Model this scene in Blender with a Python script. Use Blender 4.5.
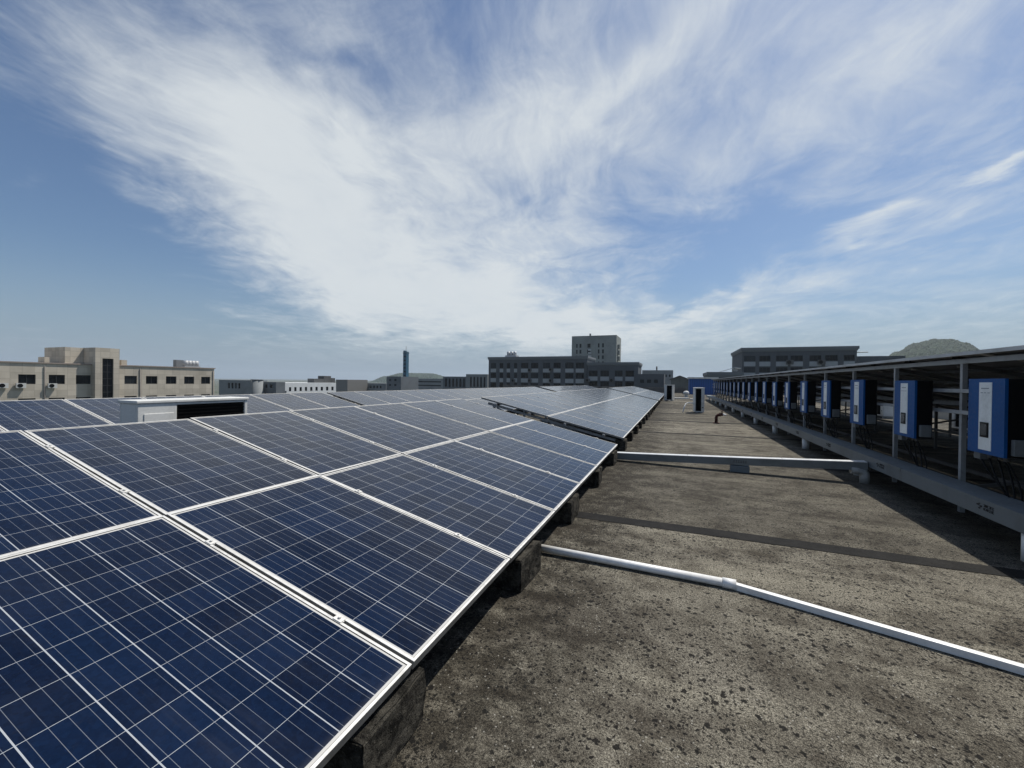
import bpy, bmesh, math, random
from mathutils import Vector, Matrix
random.seed(7)
D = bpy.data
for o in list(D.objects): D.objects.remove(o, do_unlink=True)
S = bpy.context.scene
COL = S.collection
R = math.radians

# ------------------------------------------------------------------ camera
H = 1.36
FPX, YAW, PIT, ROL = 407.0, R(21.8), R(-.4), R(.7)
_c, _s = math.cos(YAW), math.sin(YAW)
F = Vector((-_s*math.cos(PIT), _c*math.cos(PIT), math.sin(PIT)))
R0 = Vector((_c, _s, 0)); U0 = R0.cross(F)
RV = R0*math.cos(ROL) + U0*math.sin(ROL); UV = -R0*math.sin(ROL) + U0*math.cos(ROL)
cam_d = D.cameras.new('camera'); cam = D.objects.new('camera', cam_d); COL.objects.link(cam)
cam_d.sensor_width = 36; cam_d.lens = 36*FPX/1024; cam_d.clip_start = .05; cam_d.clip_end = 20000
m = Matrix((RV, UV, -F)).transposed().to_4x4(); m.translation = (0, 0, H); cam.matrix_world = m
S.camera = cam

# ------------------------------------------------------------------ sun and sky
SUN = Vector((.30, .5, 1)).normalized()
SUN_EL = math.asin(SUN.z); SUN_AZ = math.atan2(SUN.x, SUN.y)      # azimuth from +Y towards +X
ld = D.lights.new('sun', 'SUN'); ld.energy = 5.0; ld.angle = R(.5); ld.color = (1, .95, .87)
sun = D.objects.new('sun', ld); COL.objects.link(sun)
sun.rotation_euler = SUN.to_track_quat('Z', 'Y').to_euler()
S.view_settings.view_transform = 'Standard'; S.view_settings.look = 'None'
S.view_settings.exposure = 0; S.view_settings.gamma = 1
SKY_STRENGTH = .085

class NT:
    """small helper to write node maths"""
    def __init__(s, tree): s.t = tree; s.t.nodes.clear()
    def n(s, kind, **kw):
        nd = s.t.nodes.new(kind)
        for k, v in kw.items(): setattr(nd, k, v)
        return nd
    def link(s, a, b): s.t.links.new(a, b)
    def put(s, sock, v):
        if isinstance(v, bpy.types.NodeSocket): s.link(v, sock)
        elif v is not None:
            if isinstance(v, (tuple, list)) and len(v) == 3 and sock.type == 'RGBA': v = (*v, 1)
            sock.default_value = v
    def m(s, op, a, b=None, c=None, clamp=False):
        nd = s.n('ShaderNodeMath', operation=op, use_clamp=clamp)
        for i, v in enumerate((a, b, c)):
            if v is not None: s.put(nd.inputs[i], v)
        return nd.outputs[0]
    def vm(s, op, a, b=None):
        nd = s.n('ShaderNodeVectorMath', operation=op)
        s.put(nd.inputs[0], a)
        if b is not None: s.put(nd.inputs[3 if op == 'SCALE' else 1], b)
        return nd.outputs['Value'] if op in ('DOT_PRODUCT', 'LENGTH') else nd.outputs[0]
    def xyz(s, v):
        nd = s.n('ShaderNodeSeparateXYZ'); s.put(nd.inputs[0], v); return nd.outputs
    def comb(s, x, y, z=0.):
        nd = s.n('ShaderNodeCombineXYZ')
        for i, v in enumerate((x, y, z)): s.put(nd.inputs[i], v)
        return nd.outputs[0]
    def noise(s, vec, scale, detail=4, rough=.55, dist=0., dim='3D'):
        nd = s.n('ShaderNodeTexNoise', noise_dimensions=dim)
        s.put(nd.inputs['Vector'], vec); s.put(nd.inputs['Scale'], scale); s.put(nd.inputs['Detail'], detail)
        s.put(nd.inputs['Roughness'], rough); s.put(nd.inputs['Distortion'], dist)
        return nd.outputs[0]
    def voro(s, vec, scale, out='Distance', feature='F1', rnd=1.):
        nd = s.n('ShaderNodeTexVoronoi', feature=feature)
        s.put(nd.inputs['Vector'], vec); s.put(nd.inputs['Scale'], scale); s.put(nd.inputs['Randomness'], rnd)
        return nd.outputs[out]
    def step(s, v, a, b, lo=0., hi=1.):
        nd = s.n('ShaderNodeMapRange', interpolation_type='SMOOTHSTEP')
        for k, x in (('Value', v), ('From Min', a), ('From Max', b), ('To Min', lo), ('To Max', hi)): s.put(nd.inputs[k], x)
        return nd.outputs[0]
    def lin(s, v, a, b, lo=0., hi=1.):
        nd = s.n('ShaderNodeMapRange')
        for k, x in (('Value', v), ('From Min', a), ('From Max', b), ('To Min', lo), ('To Max', hi)): s.put(nd.inputs[k], x)
        return nd.outputs[0]
    def mix(s, f, a, b, mode='MIX'):
        nd = s.n('ShaderNodeMix', data_type='RGBA', blend_type=mode)
        s.put(nd.inputs[0], f); s.put(nd.inputs[6], a); s.put(nd.inputs[7], b)
        return nd.outputs[2]
    def bump(s, h, strength=.3, dist=.01):
        nd = s.n('ShaderNodeBump'); s.put(nd.inputs['Height'], h)
        nd.inputs['Strength'].default_value = strength; nd.inputs['Distance'].default_value = dist
        return nd.outputs[0]

def pix_dir(u, v): return (F + (u-512)/FPX*RV - (v-384)/FPX*UV)
def azel(u, v):
    d = pix_dir(u, v).normalized(); return math.atan2(d.x, d.y), math.asin(d.z)

W = D.worlds.new('World'); S.world = W; W.use_nodes = True
t = NT(W.node_tree)
sky = t.n('ShaderNodeTexSky', sky_type='NISHITA', sun_disc=False, sun_elevation=SUN_EL, sun_rotation=SUN_AZ,
          altitude=50, air_density=1.15, dust_density=1.1, ozone_density=1.6)
dirv = t.n('ShaderNodeTexCoord').outputs['Generated']
dx, dy, dz = t.xyz(dirv)
az = t.m('ARCTAN2', dx, dy); el = t.m('ARCSINE', dz)
# cirrus sheet: a flat layer overhead, seen in perspective, combed along one wind direction
zz = t.m('ADD', t.m('MAXIMUM', dz, 0.), .10)
px = t.m('DIVIDE', dx, zz); py = t.m('DIVIDE', dy, zz)
wa = R(-13)
sx = t.m('SUBTRACT', t.m('MULTIPLY', px, math.cos(wa)), t.m('MULTIPLY', py, math.sin(wa)))
sy = t.m('ADD', t.m('MULTIPLY', px, math.sin(wa)), t.m('MULTIPLY', py, math.cos(wa)))
lay = t.comb(sx, sy)
w1 = t.noise(lay, .9, 3, .5); w2 = t.noise(t.comb(t.m('ADD', sx, 7.3), sy), .9, 3, .5)
wx = t.m('ADD', sx, t.m('MULTIPLY', t.m('SUBTRACT', w1, .5), .75))
wy = t.m('ADD', sy, t.m('MULTIPLY', t.m('SUBTRACT', w2, .5), .75))
streak = t.noise(t.comb(t.m('MULTIPLY', wx, 3.0), t.m('MULTIPLY', wy, 1.25)), 1.0, 12, .64, .5)
puff = t.noise(t.comb(wx, wy, 3.1), 2.6, 12, .66, .4)
fine = t.noise(t.comb(t.m('MULTIPLY', wx, 11.), t.m('MULTIPLY', wy, 4.8)), 1., 8, .68, .6)
fib = t.m('ADD', t.m('ADD', t.m('MULTIPLY', streak, .38), t.m('MULTIPLY', puff, .43)), t.m('MULTIPLY', fine, .19))
# where the cirrus is thick: soft lobes at fixed places on the sky sphere, their outline frayed by noise
def nvec(vec, sc, det, ro):
    nd = t.n('ShaderNodeTexNoise'); t.put(nd.inputs['Vector'], vec); nd.inputs['Scale'].default_value = sc
    nd.inputs['Detail'].default_value = det; nd.inputs['Roughness'].default_value = ro
    return t.vm('SUBTRACT', nd.outputs['Color'], (.5, .5, .5))
warp = t.vm('ADD', t.vm('SCALE', nvec(dirv, 3.2, 3, .5), .26), t.vm('SCALE', nvec(t.comb(wx, wy, 2.), 2.4, 6, .6), .13))
dw = t.vm('NORMALIZE', t.vm('ADD', dirv, warp))
def lobe(u, v, ru, rv, rot, amp):
    c0 = pix_dir(u, v).normalized(); k = 4.
    r1 = R(rot); t1 = pix_dir(u+k*math.cos(r1), v-k*math.sin(r1)).normalized()-c0; t2 = pix_dir(u+k*math.sin(r1), v+k*math.cos(r1)).normalized()-c0
    s1, s2 = t1.length/k, t2.length/k
    p = t.m('MULTIPLY', t.m('SUBTRACT', t.vm('DOT_PRODUCT', dw, tuple(t1.normalized())), c0.dot(t1.normalized())), 1/(s1*ru))
    q = t.m('MULTIPLY', t.m('SUBTRACT', t.vm('DOT_PRODUCT', dw, tuple(t2.normalized())), c0.dot(t2.normalized())), 1/(s2*rv))
    r2 = t.m('ADD', t.m('MULTIPLY', p, p), t.m('MULTIPLY', q, q))
    r2 = t.m('ADD', r2, t.m('MULTIPLY', t.m('LESS_THAN', t.vm('DOT_PRODUCT', dw, tuple(c0)), 0.), 60.))
    return t.m('MULTIPLY', t.m('EXPONENT', t.m('MULTIPLY', r2, -1.)), amp)
LOBES = [  # bearing and height of the middle, half length, half width, turn, weight
    (245, 145, 115, 58, -38, .50), (330, 205, 130, 80, -30, .52), (430, 265, 160, 66, -25, .60), (500, 312, 150, 36, -6, .58), (300, 250, 110, 36, -32, .34),
    (480, 130, 150, 80, 12, .42), (590, 85, 130, 60, 20, .36), (610, 185, 110, 32, 35, .36), (520, 230, 70, 60, 0, .26),
    (45, 40, 120, 40, -18, .30), (230, 78, 110, 32, -14, .26), (700, 308, 170, 15, 4, .55), (600, 338, 300, 16, 0, .22),
    (860, 228, 80, 13, 15, .62), (992, 153, 52, 11, 12, .85), (790, 110, 190, 46, 26, .30), (930, 60, 220, 80, 18, .26), (740, 30, 160, 50, 20, .22), (960, 200, 120, 18, 12, .20), (700, 20, 160, 26, 18, .26),
    (85, 225, 26, 110, 22, .13), (140, 130, 40, 20, -30, .16),
    (90, 290, 150, 75, -14, -.50), (75, 175, 75, 85, 10, -.46), (350, 55, 55, 20, 12, -.20), (300, 20, 150, 30, 8, .14), (760, 235, 120, 34, 18, -.34), (545, 212, 34, 10, 15, -.22), (235, 178, 30, 9, -10, -.26), (300, 335, 120, 14, 0, -.2)]
tot = None
for L in LOBES:
    l = lobe(*L); tot = l if tot is None else t.m('ADD', tot, l)
dens = t.m('ADD', t.m('MULTIPLY', t.m('SUBTRACT', fib, .5), 2.55), t.m('SUBTRACT', tot, .16))
cl = t.step(dens, -.40, .86)
cl = t.m('MULTIPLY', cl, t.lin(fib, .3, .7, .90, 1.06))
cl = t.m('MINIMUM', t.m('MULTIPLY', cl, t.step(el, R(.2), R(6))), 1.)
veil = t.m('POWER', t.step(el, R(15), R(-1.5)), 1.3)
skyc = t.mix(1., sky.outputs[0], (.76, .88, 1.03, 1), 'MULTIPLY')
skyc = t.mix(t.m('MULTIPLY', veil, .92), skyc, (3.25, 4.3, 5.6, 1))
col = t.mix(t.m('MULTIPLY', cl, .92), skyc, (8.5, 9.0, 9.25, 1))
bg = t.n('ShaderNodeBackground'); t.link(col, bg.inputs[0]); bg.inputs[1].default_value = SKY_STRENGTH
out = t.n('ShaderNodeOutputWorld'); t.link(bg.outputs[0], out.inputs[0])

# ------------------------------------------------------------------ helpers
def at_y(u, v, Y):
    d = pix_dir(u, v); return Vector((0, 0, H)) + d*(Y/d.y)
def at_x(u, v, X):
    d = pix_dir(u, v); return Vector((0, 0, H)) + d*(X/d.x)

def mat(name, fn=None, base=(.5, .5, .5), rough=.6, metal=0., spec=.5):
    M_ = D.materials.new(name); M_.use_nodes = True
    t = NT(M_.node_tree)
    b = t.n('ShaderNodeBsdfPrincipled'); o = t.n('ShaderNodeOutputMaterial'); t.link(b.outputs[0], o.inputs[0])
    b.inputs['Base Color'].default_value = (*base, 1); b.inputs['Roughness'].default_value = rough
    b.inputs['Metallic'].default_value = metal; b.inputs['Specular IOR Level'].default_value = spec
    if fn: fn(t, b)
    return M_
def objc(t): return t.n('ShaderNodeTexCoord').outputs['Object']
def worldp(t): return t.n('ShaderNodeNewGeometry').outputs['Position']
def orand(t): return t.n('ShaderNodeObjectInfo').outputs['Random']

def grimy(base, dark, scale=3., amt=.6, rough=.6, metal=0., streak=0., bump=0., fine=40.):
    """paint, plaster or metal with uneven dirt of its own"""
    def fn(t, b):
        p = worldp(t)
        a = t.noise(p, scale, 6, .6, .3); c = t.noise(p, fine, 3, .6)
        f = t.step(a, .42, .72)
        if streak:
            x, y, z = t.xyz(p)
            s = t.noise(t.comb(t.m('MULTIPLY', x, 6.), t.m('MULTIPLY', y, 6.), t.m('MULTIPLY', z, .5)), streak, 4, .6)
            f = t.m('MAXIMUM', f, t.step(s, .5, .78))
        f = t.m('MULTIPLY', f, amt)
        cc = t.mix(f, base, dark)
        cc = t.mix(1., cc, t.mix(c, (.86, .86, .86), (1.14, 1.14, 1.14)), 'MULTIPLY')
        t.link(cc, b.inputs['Base Color'])
        t.put(b.inputs['Roughness'], t.lin(c, .3, .7, max(rough-.1, .05), min(rough+.12, 1)))
        if bump: t.link(t.bump(t.m('ADD', a, t.m('MULTIPLY', c, .5)), bump, .01), b.inputs['Normal'])
        b.inputs['Metallic'].default_value = metal
        if rough >= .8: b.inputs['Specular IOR Level'].default_value = .2
    return fn

class MB:
    def __init__(s): s.v = []; s.f = []; s.mi = []; s.sm = []
    def quad(s, a, b, c, d, m=0):
        i = len(s.v); s.v += [a, b, c, d]; s.f.append((i, i+1, i+2, i+3)); s.mi.append(m); s.sm.append(False); return s
    def box(s, x0, x1, y0, y1, z0, z1, m=0):
        i = len(s.v)
        s.v += [(x0, y0, z0), (x1, y0, z0), (x1, y1, z0), (x0, y1, z0), (x0, y0, z1), (x1, y0, z1), (x1, y1, z1), (x0, y1, z1)]
        for q in ((0, 3, 2, 1), (4, 5, 6, 7), (0, 1, 5, 4), (1, 2, 6, 5), (2, 3, 7, 6), (3, 0, 4, 7)):
            s.f.append(tuple(i+k for k in q)); s.mi.append(m); s.sm.append(False)
        return s
    def bar(s, a, b, w, h, m=0, up=(0, 0, 1)):
        """square bar from a to b"""
        a, b = Vector(a), Vector(b); d = (b-a).normalized(); upv = Vector(up)
        if abs(d.dot(upv)) > .98: upv = Vector((0, 1, 0))
        sd = d.cross(upv).normalized(); u2 = sd.cross(d)
        i = len(s.v)
        for p in (a, b):
            for k, l in ((-1, -1), (1, -1), (1, 1), (-1, 1)): s.v.append(tuple(p + sd*(k*w/2) + u2*(l*h/2)))
        for q in ((0, 1, 2, 3), (7, 6, 5, 4), (0, 4, 5, 1), (1, 5, 6, 2), (2, 6, 7, 3), (3, 7, 4, 0)):
            s.f.append(tuple(i+k for k in q)); s.mi.append(m); s.sm.append(False)
        return s
    def tube(s, pts, r, n=10, m=0, caps=True):
        pts = [Vector(p) for p in pts]; rs = r if isinstance(r, (list, tuple)) else [r]*len(pts)
        base = len(s.v); prev = None
        for k, p in enumerate(pts):
            d = (pts[min(k+1, len(pts)-1)] - pts[max(k-1, 0)]).normalized()
            if prev is None:
                ref = Vector((0, 0, 1)) if abs(d.z) < .9 else Vector((1, 0, 0)); a = d.cross(ref).normalized()
            else: a = (prev - d*prev.dot(d)).normalized()
            prev = a; b = d.cross(a)
            for j in range(n):
                th = 2*math.pi*j/n; s.v.append(tuple(p + (a*math.cos(th) + b*math.sin(th))*rs[k]))
        for k in range(len(pts)-1):
            for j in range(n):
                s.f.append((base+k*n+j, base+k*n+(j+1) % n, base+(k+1)*n+(j+1) % n, base+(k+1)*n+j)); s.mi.append(m); s.sm.append(True)
        if caps:
            s.f.append(tuple(base+j for j in reversed(range(n)))); s.mi.append(m); s.sm.append(False)
            e = base+(len(pts)-1)*n; s.f.append(tuple(e+j for j in range(n))); s.mi.append(m); s.sm.append(False)
        return s
    def prism(s, poly, z0, z1, m=0):
        """poly: list of (x,y), extruded in z"""
        n = len(poly); i = len(s.v)
        s.v += [(x, y, z0) for x, y in poly] + [(x, y, z1) for x, y in poly]
        s.f.append(tuple(i+k for k in reversed(range(n)))); s.f.append(tuple(i+n+k for k in range(n))); s.mi += [m, m]; s.sm += [False]*2
        for k in range(n):
            s.f.append((i+k, i+(k+1) % n, i+n+(k+1) % n, i+n+k)); s.mi.append(m); s.sm.append(False)
        return s
    def build(s, name, mats, parent=None, bevel=0., loc=None, rot=None):
        me = D.meshes.new(name); me.from_pydata([tuple(v) for v in s.v], [], s.f)
        if not isinstance(mats, (list, tuple)): mats = [mats]
        for q in mats: me.materials.append(q)
        me.polygons.foreach_set('material_index', s.mi); me.polygons.foreach_set('use_smooth', s.sm)
        bm = bmesh.new(); bm.from_mesh(me); bmesh.ops.recalc_face_normals(bm, faces=bm.faces); bm.to_mesh(me); bm.free()
        me.update()
        o = D.objects.new(name, me); COL.objects.link(o)
        if parent: o.parent = parent
        if loc is not None: o.location = loc
        if rot is not None: o.rotation_euler = rot
        if bevel:
            md = o.modifiers.new('bevel', 'BEVEL'); md.width = bevel; md.segments = 2; md.limit_method = 'ANGLE'
        return o

def tag(o, label=None, cat=None, group=None, kind=None):
    if label: o['label'] = label
    if cat: o['category'] = cat
    if group: o['group'] = group
    if kind: o['kind'] = kind
    return o
def empty(name, loc=(0, 0, 0), rot=(0, 0, 0), label=None, cat=None, group=None):
    o = D.objects.new(name, None); COL.objects.link(o); o.location = loc; o.rotation_euler = rot
    o.empty_display_size = .1
    return tag(o, label, cat, group)
KIDS = {}
def copy_tree(root, parent=None):
    c = root.copy(); COL.objects.link(c); c.parent = parent
    for ch in [o for o in D.objects if o.parent == root] if root not in KIDS else KIDS[root]: copy_tree(ch, c)
    return c
ORD = ['', 'first', 'second', 'third', 'fourth', 'fifth', 'sixth', 'seventh', 'eighth', 'ninth', 'tenth', 'eleventh', 'twelfth']
def nth(k): return ORD[k] if k < len(ORD) else '%d%s' % (k, {1: 'st', 2: 'nd', 3: 'rd'}.get(k % 10 if k not in (11, 12, 13) else 0, 'th'))

# ------------------------------------------------------------------ materials
def roof_fn(t, b):
    p = worldp(t); x, y, z = t.xyz(p)
    big = t.noise(p, .6, 10, .74, .3); mid = t.noise(p, 3.4, 9, .76, .2); fin = t.noise(p, 100., 5, .74); gr = t.noise(p, 270., 2, .6)
    slab = t.m('FLOOR', t.m('DIVIDE', t.m('SUBTRACT', y, .25), 3.87))
    tone_ = t.m('FRACT', t.m('ADD', t.m('MULTIPLY', slab, .382), .80))
    c = t.mix(t.step(mid, .34, .64), (.044, .039, .032), (.132, .124, .106))
    c = t.mix(t.m('MULTIPLY', t.step(big, .46, .62), .5), c, (.165, .157, .137))
    c = t.mix(t.m('MULTIPLY', t.step(t.noise(p, 1.5, 10, .72, .3), .48, .64), .66), c, (.030, .0255, .0195))
    # streaks of washed dirt across the slab
    st = t.noise(t.comb(t.m('MULTIPLY', x, .35), t.m('MULTIPLY', y, 2.0)), 1.2, 7, .68, .4)
    c = t.mix(t.m('MULTIPLY', t.step(st, .50, .64), .62), c, (.185, .175, .148))
    c = t.mix(t.m('MULTIPLY', t.step(st, .46, .32), .55), c, (.040, .035, .029))
    c = t.mix(1., c, t.mix(tone_, (.62, .61, .59), (1.32, 1.31, 1.28)), 'MULTIPLY')
    # moss band beside the panel row and along the joints
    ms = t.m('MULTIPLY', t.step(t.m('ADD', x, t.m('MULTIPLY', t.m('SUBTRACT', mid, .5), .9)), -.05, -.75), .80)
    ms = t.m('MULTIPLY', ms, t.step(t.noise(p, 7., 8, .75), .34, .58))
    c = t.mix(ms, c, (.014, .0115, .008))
    ph = t.m('ABSOLUTE', t.m('SUBTRACT', t.m('FRACT', t.m('DIVIDE', t.m('SUBTRACT', y, .25), 3.87)), .5))
    jn = t.m('MULTIPLY', t.step(t.m('ADD', ph, t.m('MULTIPLY', t.m('SUBTRACT', mid, .5), .10)), .445, .5), t.step(big, .38, .58))
    c = t.mix(t.m('MULTIPLY', jn, .45), c, (.185, .172, .142))
    ln = t.noise(t.comb(t.m('MULTIPLY', x, .22), t.m('MULTIPLY', y, 5.)), 1., 5, .6, .2)
    c = t.mix(t.m('MULTIPLY', t.m('MULTIPLY', t.step(ln, .56, .66), t.step(y, 4., 9.)), .55), c, (.036, .032, .027))
    # coarse aggregate
    c = t.mix(1., c, t.mix(t.step(fin, .34, .66), (.38, .37, .36), (1.66, 1.65, 1.60)), 'MULTIPLY')
    c = t.mix(1., c, t.mix(t.step(gr, .36, .64), (.40, .39, .38), (1.7, 1.7, 1.67)), 'MULTIPLY')
    # black lichen spots of mixed size
    def spots(sc, rmin, rmax, lo, hi, seed):
        q = t.vm('ADD', p, t.comb(seed, seed*1.7, 0.))
        dq = t.vm('ADD', q, t.vm('SCALE', t.n_noise_col(q, 48.), .034))
        d = t.voro(dq, sc); rnd = t.xyz(t.voro(dq, sc, 'Color'))[0]
        rad = t.lin(rnd, .35, 1., rmin, rmax)
        ok = t.m('MULTIPLY', t.step(rnd, .34, .36), t.step(t.noise(q, .9, 4, .6), lo, hi))
        return t.m('MULTIPLY', t.step(t.m('SUBTRACT', d, rad), .045, -.035), ok)
    def ncol(q, sc):
        nd = t.n('ShaderNodeTexNoise'); t.put(nd.inputs['Vector'], q); nd.inputs['Scale'].default_value = sc; nd.inputs['Detail'].default_value = 3
        return t.vm('SUBTRACT', nd.outputs['Color'], (.5, .5, .5))
    t.n_noise_col = ncol
    sp = t.m('MAXIMUM', t.m('MAXIMUM', spots(25., .08, .36, .40, .50, 1.3), spots(44., .12, .44, .36, .46, 9.1)), t.m('MULTIPLY', spots(85., .14, .46, .32, .46, 4.7), .9))
    c = t.mix(t.m('MULTIPLY', sp, .93), c, (.006, .0057, .0052))
    pale = t.m('MULTIPLY', t.step(t.voro(p, 34.), .16, .08), t.step(t.noise(p, 2.2, 2), .40, .52))
    c = t.mix(t.m('MULTIPLY', pale, .7), c, (.38, .365, .32))
    t.link(c, b.inputs['Base Color']); b.inputs['Roughness'].default_value = .95; b.inputs['Specular IOR Level'].default_value = .2
    hgt = t.m('ADD', t.m('MULTIPLY', fin, .7), t.m('ADD', t.m('MULTIPLY', gr, .35), t.m('MULTIPLY', mid, .8)))
    t.link(t.bump(hgt, .8, .012), b.inputs['Normal'])

def cell_fn(t, b):
    p = objc(t); x, y, z = t.xyz(p); rnd = orand(t)
    u = t.m('MULTIPLY', t.m('ADD', x, .4985-.0215), 6/(.997-.043)); v = t.m('MULTIPLY', t.m('SUBTRACT', y, .024), 10/(1.609-.048))
    fu = t.m('FRACT', u); fv = t.m('FRACT', v)
    gu = t.m('GREATER_THAN', t.m('ABSOLUTE', t.m('SUBTRACT', fu, .5)), .5-.0112)
    gv = t.m('GREATER_THAN', t.m('ABSOLUTE', t.m('SUBTRACT', fv, .5)), .5-.0058)
    inx = t.m('MULTIPLY', t.m('GREATER_THAN', u, 0.), t.m('LESS_THAN', u, 6.)); iny = t.m('MULTIPLY', t.m('GREATER_THAN', v, 0.), t.m('LESS_THAN', v, 10.))
    outside = t.m('SUBTRACT', 1., t.m('MULTIPLY', inx, iny))
    gap = t.m('MAXIMUM', t.m('MAXIMUM', gu, gv), outside)
    bus = t.m('MULTIPLY', t.m('LESS_THAN', t.m('ABSOLUTE', t.m('SUBTRACT', t.m('FRACT', t.m('MULTIPLY', u, 4.)), .5)), .017), t.m('SUBTRACT', 1., outside))
    wn = t.n('ShaderNodeTexWhiteNoise', noise_dimensions='3D')
    t.link(t.comb(t.m('FLOOR', u), t.m('FLOOR', v), t.m('MULTIPLY', rnd, 91.)), wn.inputs['Vector'])
    shift = t.vm('ADD', p, t.comb(t.m('MULTIPLY', rnd, 37.), t.m('MULTIPLY', rnd, 11.), 0.))
    gx = t.xyz(t.voro(shift, 62., 'Color'))[0]; gx2 = t.xyz(t.voro(shift, 150., 'Color'))[1]
    tone = t.m('ADD', t.m('ADD', t.m('MULTIPLY', wn.outputs[0], .62), t.m('MULTIPLY', gx, .30)), t.m('MULTIPLY', gx2, .18))
    cell = t.mix(tone, (.0009, .0032, .0125), (.0036, .0120, .038))
    warm = t.step(rnd, .55, .95)
    cell = t.mix(t.m('MULTIPLY', warm, .3), cell, (.007, .008, .018))
    c = t.mix(t.m('MULTIPLY', bus, .8), cell, (.16, .175, .20))
    c = t.mix(gap, c, (.35, .37, .39))
    dx_ = t.m('SUBTRACT', .4985, t.m('ABSOLUTE', x)); dy_ = t.m('MINIMUM', y, t.m('SUBTRACT', 1.609, y)); de_ = t.m('MINIMUM', dx_, dy_)
    c = t.mix(t.m('MULTIPLY', outside, t.m('GREATER_THAN', de_, .0145)), c, (.50, .49, .46))
    c = t.mix(t.m('LESS_THAN', de_, .0142), c, (.06, .055, .048))
    # a film of dust, thicker along the lower frame
    dn = t.noise(shift, 2.4, 6, .65, .4); dn2 = t.noise(shift, 26., 4, .6)
    du = t.m('ADD', t.m('MULTIPLY', t.step(dn, .35, .75), .014), t.m('MULTIPLY', t.step(dn2, .58, .78), .010))
    du = t.m('ADD', du, t.m('MULTIPLY', t.step(y, .05, .012), .07))
    run = t.noise(t.comb(t.m('MULTIPLY', t.xyz(shift)[0], 16.), t.m('MULTIPLY', y, .9), t.m('MULTIPLY', rnd, 20.)), 1., 5, .65, .2)
    du = t.m('ADD', du, t.m('MULTIPLY', t.step(run, .52, .75), .022))
    c = t.mix(du, c, (.30, .29, .27))
    dv = t.vm('ADD', shift, t.vm('SCALE', t.comb(t.noise(shift, 60., 3), t.noise(shift, 51., 3)), .03))
    dr = t.m('MULTIPLY', t.step(t.voro(dv, 2.1), .034, .022), t.m('GREATER_THAN', t.xyz(t.voro(dv, 2.1, 'Color'))[0], .80))
    c = t.mix(t.m('MULTIPLY', dr, .75), c, (.42, .41, .37))
    t.link(c, b.inputs['Base Color'])
    t.put(b.inputs['Roughness'], t.m('ADD', .10, t.m('MULTIPLY', dn, .10)))
    b.inputs['IOR'].default_value = 1.34; b.inputs['Specular IOR Level'].default_value = .36

def block_fn(t, b):
    p = worldp(t); n = t.noise(p, 11., 8, .75); f = t.noise(p, 90., 4, .7)
    c = t.mix(t.step(n, .38, .62), (.010, .0094, .008), (.082, .076, .063))
    c = t.mix(t.step(f, .60, .72), c, (.16, .15, .128)); c = t.mix(t.step(f, .42, .34), c, (.004, .004, .0035))
    t.link(c, b.inputs['Base Color']); b.inputs['Roughness'].default_value = .95; b.inputs['Specular IOR Level'].default_value = .15
    t.link(t.bump(t.m('ADD', n, t.m('MULTIPLY', f, .8)), 1., .02), b.inputs['Normal'])
M = {}
M['roof'] = mat('roof_concrete', roof_fn)
M['cell'] = mat('solar_cells', cell_fn)
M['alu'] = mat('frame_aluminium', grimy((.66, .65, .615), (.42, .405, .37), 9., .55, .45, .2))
M['alu_side_shade'] = mat('frame_side_shade', grimy((.26, .255, .24), (.13, .125, .11), 9., .7, .6, .2))  # dirty aluminium, darkened further to put shade into the panel gaps
M['backsheet'] = mat('backsheet', grimy((.30, .30, .295), (.18, .175, .165), 4., .5, .6))
M['galv'] = mat('galvanised_steel', grimy((.33, .345, .36), (.19, .19, .185), 7., .6, .5, .45))
M['tray'] = mat('tray_steel', grimy((.155, .178, .190), (.10, .11, .115), 3., .6, .5, .15, streak=1.2))
M['crosstray'] = mat('cross_tray_steel', grimy((.19, .205, .205), (.12, .125, .12), 4., .6, .5, .2))
M['trim'] = mat('eave_trim_steel', grimy((.52, .53, .53), (.30, .30, .29), 3., .6, .5, .2))
M['lid'] = mat('duct_lid_zinc', grimy((.62, .63, .63), (.42, .42, .41), 4., .5, .4, .2))
M['pvc'] = mat('white_pvc', grimy((.80, .80, .78), (.58, .56, .51), 5., .4, .35))
M['pvc_old'] = mat('old_pvc', grimy((.40, .40, .38), (.26, .25, .23), 5., .6, .5))
M['block'] = mat('ballast_concrete', block_fn)
M['blue'] = mat('inverter_blue', grimy((.004, .080, .265), (.004, .055, .18), 3., .5, .5), spec=.2)
M['invwhite'] = mat('inverter_white', grimy((.84, .86, .84), (.62, .63, .60), 6., .6, .45, streak=1.5))
M['black'] = mat('black_casing', grimy((.005, .005, .005), (.010, .010, .010), 5., .5, .6), spec=.15)
M['screen'] = mat('display_glass', base=(.03, .035, .035), rough=.15)
M['switch'] = mat('switch_grey', grimy((.17, .18, .18), (.11, .11, .11), 8., .6, .6), spec=.2)
M['cable'] = mat('cable_rubber', base=(.006, .006, .006), rough=.65, spec=.25)
M['white'] = mat('appliance_white', grimy((.66, .66, .63), (.42, .41, .37), 3., .6, .45, streak=1.))
M['grille'] = mat('grille_black', base=(.004, .0045, .005), rough=.75, spec=.1)
M['ink'] = mat('stencil_ink', base=(.015, .015, .016), rough=.7)
M['rust'] = mat('red_paint_rusty', grimy((.085, .034, .028), (.032, .018, .015), 14., .9, .8, bump=.4))
M['bitumen'] = mat('bitumen', grimy((.0075, .0072, .0068), (.016, .015, .0135), 5., .8, .9, bump=.6, fine=90.))
M['steel_dark'] = mat('dark_steel', grimy((.10, .10, .10), (.06, .055, .05), 6., .6, .6, .3))

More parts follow.
